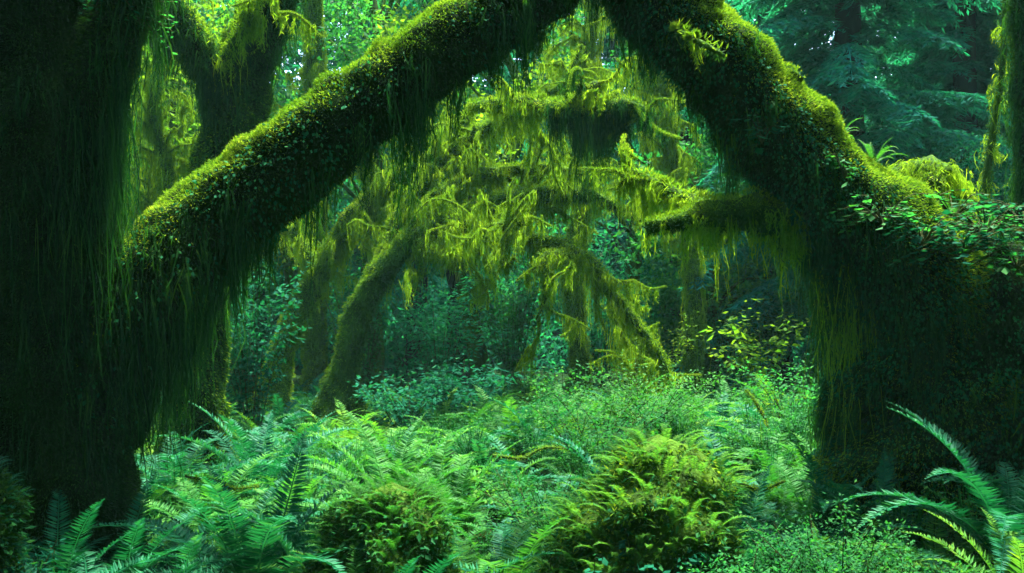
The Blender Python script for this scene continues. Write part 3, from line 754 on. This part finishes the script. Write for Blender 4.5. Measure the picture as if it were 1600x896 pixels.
TRUNKS = [(baseA[0], baseA[1], .8), (baseB[0], baseB[1], 1.0), (baseB[0] + .6, baseB[1], .9), (baseC[0], baseC[1], .4), (baseD[0], baseD[1], .5), (0.75, 5.2, .5), (-.62, 5.0, .42), (1.9, 4.75, .55), (-2.6, 4.6, .3)]
y = 3.6; cnt = 0
pts = []
tries = 0
while tries < 14000 and len(pts) < 290:
    tries += 1
    yy = 4.4 + 14.6 * math.sqrt(rng.uniform(0.0, 1)); xx = rng.uniform(-0.56, 0.56) * yy
    sx = 800 + xx / yy * F
    if (sx < 205 and yy > 6.4) or (sx > 1320 and yy > 7.4): continue
    gap = 0.36 + 0.022 * yy
    if any((xx - a) ** 2 + (yy - b) ** 2 < r * r for a, b, r in TRUNKS): continue
    if any((xx - a) ** 2 + (yy - b) ** 2 < (gap) ** 2 for a, b in pts): continue
    if any((xx - a) ** 2 + (yy - b) ** 2 < (r * .8) ** 2 for a, b, r in taken): continue
    pts.append((xx, yy))
todo = []
for xx, yy in pts:
    light = (rng.uniform() < (0.65 if (xx > -1.6 and yy > 6.0) else 0.25))
    mat = 'fern_light' if light else 'fern'
    gold = rng.uniform() < .17
    if gold: mat = 'fern_gold'
    size = rng.uniform(0.58, 0.98)
    sz = 'small' if size < .70 else 'medium' if size < .85 else 'large'
    todo.append([xx, yy, size, f"{sz} {'yellowish' if gold else 'fresh green' if light else 'teal'} fern {where(xx, yy)}", mat])
NUM = ['', '', 'two', 'three', 'four', 'five', 'six', 'seven', 'eight']
for lab in {t[3] for t in todo}:
    same = sorted((t for t in todo if t[3] == lab), key=lambda t: t[0] / t[1])
    if len(same) > 1:
        for k, t in enumerate(same):
            t[3] += ', ' + ('leftmost' if k == 0 else 'rightmost' if k == len(same) - 1 else 'middle one' if len(same) == 3 else ['', 'second', 'third', 'fourth', 'fifth', 'sixth'][k] + ' from left')
for xx, yy, size, lab, mat in todo:
    fern(xx, yy, size, lab, mat, 11, group='ferns carpeting the clearing', parts=yy < 6.5)

# ================================================================== GROUND COVER (stuff)
def herb_template(n, h, r, size):
    b = B()
    for _ in range(n):
        az = rng.uniform(0, 6.28); rr = r * math.sqrt(rng.uniform()); top = np.array([rr * math.cos(az), rr * math.sin(az), h * rng.uniform(0.5, 1.1)])
        m = 16; u = rng.uniform(0.35, 1, m)[:, None]
        p = top * u * np.array([1, 1, 1]) + rng.normal(size=(m, 3)) * [0.03, 0.03, 0.015]
        d = rand_dir(m) * [1, 1, .25]; d = nrm(d + [0, 0, -.1]); sd = nrm(np.cross(d, np.array([0, 0, 1.0]) + rng.normal(size=(m, 3)) * .25))
        L = size * rng.uniform(.6, 1.3, m)
        b.add(*kites(p, d, sd, L, L * .55, .12))
        w = .003; s = perp(top[None])[0] * w
        b.add(np.array([[0, 0, 0] + s, [0, 0, 0] - s, top - s, top + s]), [[0, 1, 2, 3]])
    return b.arr()

HERB = [herb_template(34, .42, .22, .034), herb_template(40, .30, .25, .026), herb_template(30, .55, .22, .038), herb_template(60, .36, .25, .020)]
LACE = [frond_geo(30, R(e0), R(cu), 0.16, 0.3, 0.8) for e0, cu in [(70, 80), (55, 80), (80, 90), (45, 60)]]
for nm, lab, mat, count, kind in (('undergrowth', 'low leafy herbs filling the ground between the ferns', 'herb', 950, 'h'), ('fern_fronds_ground_cover', 'lacy fronds mixed into the undergrowth', 'fern_light', 2100, 'f')):
    b = B()
    for _ in range(count):
        yy = 4.6 + 15.4 * rng.uniform() ** 0.8; xx = rng.uniform(-0.62, 0.62) * yy
        if any((xx - a) ** 2 + (yy - c) ** 2 < (r * .75) ** 2 for a, c, r in TRUNKS[:6]): continue
        z = gz(xx, yy)
        if kind == 'h': b.add(*place_geo(HERB[rng.integers(0, 4)], (xx, yy, z), rng.uniform(0, 6.28), rng.uniform(.6, 1.05)))
        else: b.add(*place_geo(LACE[rng.integers(0, 4)], (xx, yy, z + rng.uniform(0, .15)), rng.uniform(0, 6.28), rng.uniform(.30, .62)))
    tag(b.link('ground_cover', mat), lab, 'undergrowth', kind='stuff')

# fallen sticks
for rows, lab in [([(1165, 610, 9.5, .012), (1180, 628, 9.4, .014), (1195, 655, 9.3, .014), (1200, 668, 9.2, .010)], 'short bent stick standing out of the bright ferns in front of the sapling'),
                  ([(1110, 745, 5.6, .014), (1150, 754, 5.7, .013), (1190, 765, 5.8, .010), (1225, 752, 5.9, .006)], 'mossy fallen branch beside the tall yellow-topped stump'),
                  ([(770, 712, 7.6, .012), (815, 716, 7.7, .012), (850, 700, 7.8, .010), (890, 702, 7.9, .006)], 'fallen twig lying over the ferns in the clearing'),
                  ([(290, 745, 5.5, .008), (335, 752, 5.7, .009), (365, 764, 5.8, .007), (405, 760, 6.0, .004)], 'mossy fallen branch among the ferns right of the left trunk')]:
    lb = Limb(px_limb(rows), 7, .2, .04); b = B().add(*lb.tube()); n = 500; i, th = lb.pick(n); p, nor = lb.at(i, th)
    t = thing('fallen_branch', lb.c[0, :3], lab, 'branch'); b.link('wood', 'bark_moss', t, lb.c[0, :3], True)
    B().add(*blades(p, nrm(nor + rand_dir(n) * .6), rng.uniform(.01, .025, n), .006)).link('moss_cushion', 'moss', t, lb.c[0, :3])

# ================================================================== SHRUBS
def shrub(px, d, h, r, label, mat, nst=14, per=60, size=0.06, name='leafy_shrub', z0=None, flat=0.35, lw=.62):
    p = P(px, 500, d); p[2] = gz(p[0], p[1]) if z0 is None else z0
    t = thing(name, p, label, 'shrub', 'shrubs of the undergrowth')
    st, fo = B(), B()
    for k in range(nst):
        az = rng.uniform(0, 6.28); rr = r * math.sqrt(rng.uniform(.05, 1)); e = np.array([rr * math.cos(az), rr * math.sin(az), h * rng.uniform(.6, 1.05)])
        lb = Limb(np.array([[e[0] * .1, e[1] * .1, 0, .006], [e[0] * .45 + rng.normal() * .05, e[1] * .45 + rng.normal() * .05, e[2] * .6, .004], [*e, .0015]]), 4, .1, .08)
        st.add(*lb.tube())
        u = rng.uniform(.08, 1, per) ** .7; q = np.stack([np.interp(u * (lb.n - 1), np.arange(lb.n), lb.c[:, j]) for j in range(3)], 1)
        a2 = rng.uniform(0, 6.28, per); off = np.stack([np.cos(a2), np.sin(a2), rng.normal(size=per) * flat], 1)
        pp = q + off * (r * .17 * rng.uniform(.1, 1, per))[:, None]
        dd = nrm(off + [0, 0, -.25] + rng.normal(size=(per, 3)) * .3); sd = nrm(np.cross(dd, np.array([0, 0, 1.0]) + rng.normal(size=(per, 3)) * .25))
        L = size * rng.uniform(.6, 1.25, per); fo.add(*kites(pp, dd, sd, L, L * lw, .12, .45))
    st.link('stem', 'stem', t); fo.link('foliage', mat, t)
    return t

shrub(395, 13, 2.3, .75, 'tall teal-leaved shrub between the forked tree and the slim leaning tree', 'shrub_teal', 26, 70, .10)
shrub(715, 15, 1.15, 1.0, 'teal-leaved shrub at the foot of the thick dark conifer trunk', 'shrub_teal', 26, 60, .11)
shrub(640, 12.5, .95, .8, 'teal shrub right of the foot of the bowed centre tree', 'shrub_teal', 22, 60, .08)
shrub(1185, 14.5, 1.75, .9, 'sapling with layered bright yellow leaves at the back right of the clearing', 'leaf_bright', 14, 34, .13, 'yellow_sapling', None, .1)
shrub(890, 15.5, 1.0, .8, 'green shrub at the back of the clearing under the hanging moss', 'leaf_mid', 20, 50, .08)
shrub(1020, 15, 1.7, .7, 'olive-leaved shrub under the drooping end of the centre tree branch', 'leaf_bright', 24, 60, .06)
shrub(1240, 11, .95, .8, 'fresh green shrub left of the leaning maple foot', 'leaf_mid', 24, 60, .055)
shrub(930, 8.6, .85, .75, 'pale fresh green shrub in the middle of the clearing', 'herb', 24, 150, .036)
shrub(1010, 9.6, .85, .9, 'pale green shrub on the rise in the clearing', 'fern_light', 24, 150, .036)
shrub(860, 6.4, .75, .6, 'fresh green shrub behind and left of the yellow-topped stump', 'herb', 24, 150, .034)
shrub(1290, 4.75, .80, .48, 'fine-leaved green shrub in the right foreground', 'herb', 46, 230, .024, 'fine_leaved_shrub', None, .6)
shrub(1390, 4.5, .60, .40, 'second low fine-leaved shrub right of the taller one', 'herb', 46, 230, .024, 'fine_leaved_shrub', None, .6)
shrub(1195, 4.3, .62, .40, 'yellowish fine-leaved shrub beside the mossy stump', 'leaf_mid', 46, 230, .024, 'fine_leaved_shrub', None, .6)
shrub(70, 4.9, .50, .30, 'dark shrub in front of the left trunk', 'shrub_teal', 30, 70, .035)

for px, d, h, r, lab, mat, n_, sz in [
    (690, 18, 2.6, 1.2, 'teal leafy thicket between the dark conifer trunks at the back', 'thicket', 34, .10),
    (800, 19.5, 3.2, 1.3, 'tall green leafy thicket behind the bowed centre tree', 'leaf_mid', 36, .10),
    (930, 19, 2.9, 1.2, 'teal leafy thicket under the drooping mossy branch', 'thicket', 34, .10),
    (1010, 21, 3.4, 1.2, 'teal thicket left of the bare dark conifer trunk', 'thicket', 34, .10),
    (1150, 18, 2.8, 1.1, 'green thicket behind the yellow sapling', 'leaf_mid', 34, .09),
    (560, 19, 3.6, 1.4, 'green leafy thicket behind the leaning trunk of the centre tree', 'leaf_mid', 36, .10),
    (330, 17, 3.0, 1.2, 'teal thicket seen right of the forked tree', 'thicket', 34, .10),
    (250, 13, 1.6, .8, 'green shrub between the left trunk and the forked tree', 'leaf_mid', 28, .07)]:
    shrub(px, d, h, r, lab, mat, n_, 90, sz, 'leafy_thicket')

# ================================================================== MOSSY STUMPS
def stump(px, ptop, d, r, label, cmat, smat, name='mossy_stump', lean=(0, 0), fmat='fern_light', fs=(.18, .42)):
    p = P(px, 500, d); p[2] = gz(p[0], p[1]) - .05
    top = P(px, ptop, d)[2] - p[2]
    t = thing(name, p, label, 'stump'); org = p
    rows = np.array([[*p, r * 1.15], [p[0], p[1], p[2] + top * .4, r * 1.08], [p[0] + lean[0] * .6, p[1], p[2] + top * .72, r * .95], [p[0] + lean[0], p[1], p[2] + top * .90, r * .68], [p[0] + lean[0], p[1], p[2] + top, r * .25]])
    lb = Limb(rows, 26, .36, .03)
    part = B().add(*lb.tube()).link('wood', 'bark_moss', t, org, True)
    n = 16000; i, th = lb.pick(n, .05, 1); q, nor = lb.at(i, th, rng.uniform(0, .05, n))
    dd = nrm(nor * .7 + rand_dir(n) * .7 + [0, 0, -.2]); up = nor[:, 2] + rng.normal(size=n) * .25 + (q[:, 2] - p[2]) / top * .9 > .85
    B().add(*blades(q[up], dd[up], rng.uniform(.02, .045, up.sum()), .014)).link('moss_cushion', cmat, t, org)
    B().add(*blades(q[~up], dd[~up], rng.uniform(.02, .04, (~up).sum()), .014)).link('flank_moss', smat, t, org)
    for nm, k, lo_, mt, sc in (('frond_cover', 1000, .18, fmat, fs), ('leaf_cover', 0, .1, 'herb', (0, 0))):
        b = B()
        if k:
            i, th = lb.pick(k, lo_, 1); q, nor = lb.at(i, th, .0)
            for j in range(k):
                b.add(*place_geo(LACE[rng.integers(0, 4)], q[j], math.atan2(nor[j, 1], nor[j, 0]) + rng.normal() * .6, rng.uniform(*sc)))
        else:
            n = 1600; i, th = lb.pick(n, lo_, .9); q, nor = lb.at(i, th, rng.uniform(.0, .10, n))
            dd = nrm(nor * .8 + rand_dir(n) * .6 + [0, 0, -.3]); L = rng.uniform(.02, .05, n)
            b.add(*kites(q, dd, nrm(np.cross(dd, np.array([0, 0, 1.0]) + rng.normal(size=(n, 3)) * .3)), L, L * .6, .12))
        b.link(nm, mt, t, org)
    return t, lb

stump(1015, 694, 5.3, .36, 'tall stump capped with bright yellow-green lacy moss in the right foreground', 'moss', 'moss_dark', lean=(.05, 0), fmat='fern_gold', fs=(.07, .24))
stump(612, 765, 5.1, .27, 'rounded dark green mossy hummock in the centre-left foreground', 'moss_dark', 'moss_dark', 'mossy_hummock', fs=(.06, .20))
stump(-28, 735, 4.8, .11, 'small leafy mossy stump at the left edge', 'moss_dark', 'moss_dark', 'mossy_stump', fmat='fern', fs=(.07, .15))
shrub(1010, 4.75, .62, .30, 'dark leafy shrub growing against the front of the mossy stump', 'shrub_teal', 26, 40, .05)

# ================================================================== PLANTS ON THE LEANING MAPLE
def perched(px, py, d, r, label, mat, size=.07, n=16, name='leafy_epiphyte', group='plants growing on the leaning maple'):
    p = P(px, py, d)
    t = thing(name, p, label, 'plant', group)
    st, fo = B(), B()
    for k in range(n):
        az = rng.uniform(0, 6.28); e = np.array([math.cos(az) * r, math.sin(az) * r * .8, rng.uniform(-.05, .22)]) * rng.uniform(.5, 1.1)
        lb = Limb(np.array([[0, 0, 0, .005], [*(e * .5 + [0, 0, .08]), .004], [*e, .002]]), 4, .1, .05); st.add(*lb.tube())
        m = 5; u = np.linspace(.45, 1, m); q = np.stack([np.interp(u * (lb.n - 1), np.arange(lb.n), lb.c[:, j]) for j in range(3)], 1)
        dd = nrm(np.tile([math.cos(az), math.sin(az), 0], (m, 1)) + rng.normal(size=(m, 3)) * [.7, .7, .2] - [0, 0, .15]); sd = nrm(np.cross(dd, np.array([0, 0, 1.0]) + rng.normal(size=(m, 3)) * .2))
        L = size * rng.uniform(.6, 1.3, m); fo.add(*kites(q, dd, sd, L, L * .7, .1, .45))
    st.link('stem', 'stem', t); fo.link('leaf_cluster', mat, t)
    return t

for px, py, d, r, lab, mat, s, n in [
    (1380, 350, 6.35, .32, 'broad-leaved plant on the front of the leaning maple shoulder', 'leaf_mid', .065, 30),
    (1440, 385, 6.3, .34, 'broad-leaved plant spilling over the dark shelf right of the shoulder', 'shrub_teal', .065, 30),
    (1540, 370, 6.3, .40, 'dense leafy plant on top of the dark shelf', 'leaf_mid', .055, 44),
    (1600, 350, 6.5, .40, 'leafy plant on the shelf at the right edge', 'shrub_teal', .055, 40),
    (1490, 340, 6.9, .40, 'low leafy plant behind the shelf beside the moss mound', 'leaf_mid', .06, 26),
    (1500, 405, 6.2, .42, 'leafy plant hanging over the front of the dark shelf', 'shrub_teal', .075, 34),
    (1590, 420, 6.15, .36, 'leafy plant low on the shelf front at the right edge', 'leaf_mid', .07, 26),
    (1430, 345, 6.75, .34, 'fresh leafy plant where the trunk crest meets the shelf', 'leaf_mid', .06, 28),
    (1190, 225, 6.45, .14, 'small pale-leaved plant on the dark flank of the leaning trunk', 'shrub_teal', .08, 8),
    (1320, 280, 6.45, .14, 'small leafy sprig lower on the leaning trunk flank', 'leaf_mid', .06, 6)]:
    perched(px, py, d, r, lab, mat, s, n)
for px, py, d, s, lab, mat in [(1310, 215, 6.85, .22, 'licorice fern on the bright crest of the leaning trunk', 'fern_light'), (1365, 255, 6.95, .27, 'larger licorice fern lower on the crest of the leaning trunk', 'fern_light'),
                               (1560, 370, 6.8, .42, 'fern on the dark shelf at the right', 'fern'), (1490, 350, 7.0, .34, 'fern beside the moss mound on the shelf', 'fern_light')]:
    q = P(px, py, d); fern(q[0], q[1], s, lab, mat, 11, z=q[2], group='ferns perched on the trees', name='perched_fern')

perched(205, 55, 5.5, .26, 'leafy sprays high on the right side of the left trunk', 'leaf_mid', .035, 44, group='plants growing on the left trunk')
perched(170, 20, 5.4, .22, 'upper leafy sprays at the top of the left trunk', 'shrub_teal', .035, 36, group='plants growing on the left trunk')

# moss mound on the shelf
q = P(1450, 320, 7.4)
t = thing('moss_mound', q, 'rounded golden moss mound on the shelf right of the leaning trunk', 'moss mound')
lb = Limb(np.array([[q[0] - .15, q[1], q[2] - .45, .3], [q[0] - .05, q[1], q[2] - .05, .27], [q[0], q[1], q[2] + .25, .20], [q[0] + .02, q[1], q[2] + .34, .08]]), 18, .22, .04)
part = B().add(*lb.tube()).link('wood', 'bark_moss', t, q, True)
dress(lb, part, q, fringe=260, flen=.45, w=.010, fuzz=5000, fmat='strand', cmat='moss', smat='moss', drape=.8, topcut=.1)

# ================================================================== AIR
hz = B(); x0, x1, y0, y1, z0, z1 = -320, 320, -220, 420, -1.5, 30
hz.add([(x, y, z) for z in (z0, z1) for y in (y0, y1) for x in (x0, x1)], [(0, 2, 3, 1), (4, 5, 7, 6), (0, 1, 5, 4), (2, 6, 7, 3), (0, 4, 6, 2), (1, 3, 7, 5)])
hm = bpy.data.materials.new('damp forest air'); hm.use_nodes = True; hm.node_tree.nodes.clear()
ho = hm.node_tree.nodes.new('ShaderNodeOutputMaterial'); hv = hm.node_tree.nodes.new('ShaderNodeVolumePrincipled')
hv.inputs['Density'].default_value = 0.0005; hv.inputs['Color'].default_value = (0.42, 0.95, 0.82, 1)
hm.node_tree.links.new(hv.outputs[0], ho.inputs['Volume'])
M['haze'] = hm
tag(hz.link('haze', 'haze'), kind='stuff')

# ================================================================== CAMERA, LIGHT, WORLD
cam = bpy.data.cameras.new('camera'); co = bpy.data.objects.new('camera', cam); COL.objects.link(co)
co.location = (0, 0, CZ); co.rotation_euler = (R(90), 0, 0)
cam.sensor_width = 36; cam.lens = 36 * F / 1600; cam.shift_y = (HY - 448) / 1600; cam.clip_end = 2000; cam.clip_start = 0.05
scene.camera = co

ELEV, AZ = 72, 18       # sun stands behind the clearing, high; AZ degrees right of straight ahead (here to the left)
world = bpy.data.worlds.new('World'); scene.world = world; world.use_nodes = True
nt = world.node_tree
sky = nt.nodes.new('ShaderNodeTexSky'); sky.sky_type = 'NISHITA'; sky.sun_disc = False
sky.sun_elevation = R(ELEV); sky.sun_rotation = R(AZ)
bg = nt.nodes['Background']; bg.inputs['Strength'].default_value = 0.15
nt.links.new(sky.outputs[0], bg.inputs[0])
sl = bpy.data.lights.new('sun', 'SUN'); so = bpy.data.objects.new('sun', sl); COL.objects.link(so)
sl.energy = 4.5; sl.angle = R(12); sl.color = (1, 0.95, 0.82)
sd = Vector((math.sin(R(AZ)) * math.cos(R(ELEV)), math.cos(R(AZ)) * math.cos(R(ELEV)), math.sin(R(ELEV))))
so.rotation_euler = sd.to_track_quat('Z', 'Y').to_euler()

vs = scene.view_settings
vs.view_transform = 'Standard'; vs.look = 'None'; vs.gamma = 1; vs.exposure = 2.85; vs.use_curve_mapping = False
cy_ = scene.cycles
cy_.max_bounces = 7; cy_.diffuse_bounces = 4; cy_.glossy_bounces = 2; cy_.transmission_bounces = 4
cy_.caustics_reflective = False; cy_.caustics_refractive = False
cy_.sample_clamp_indirect = 4
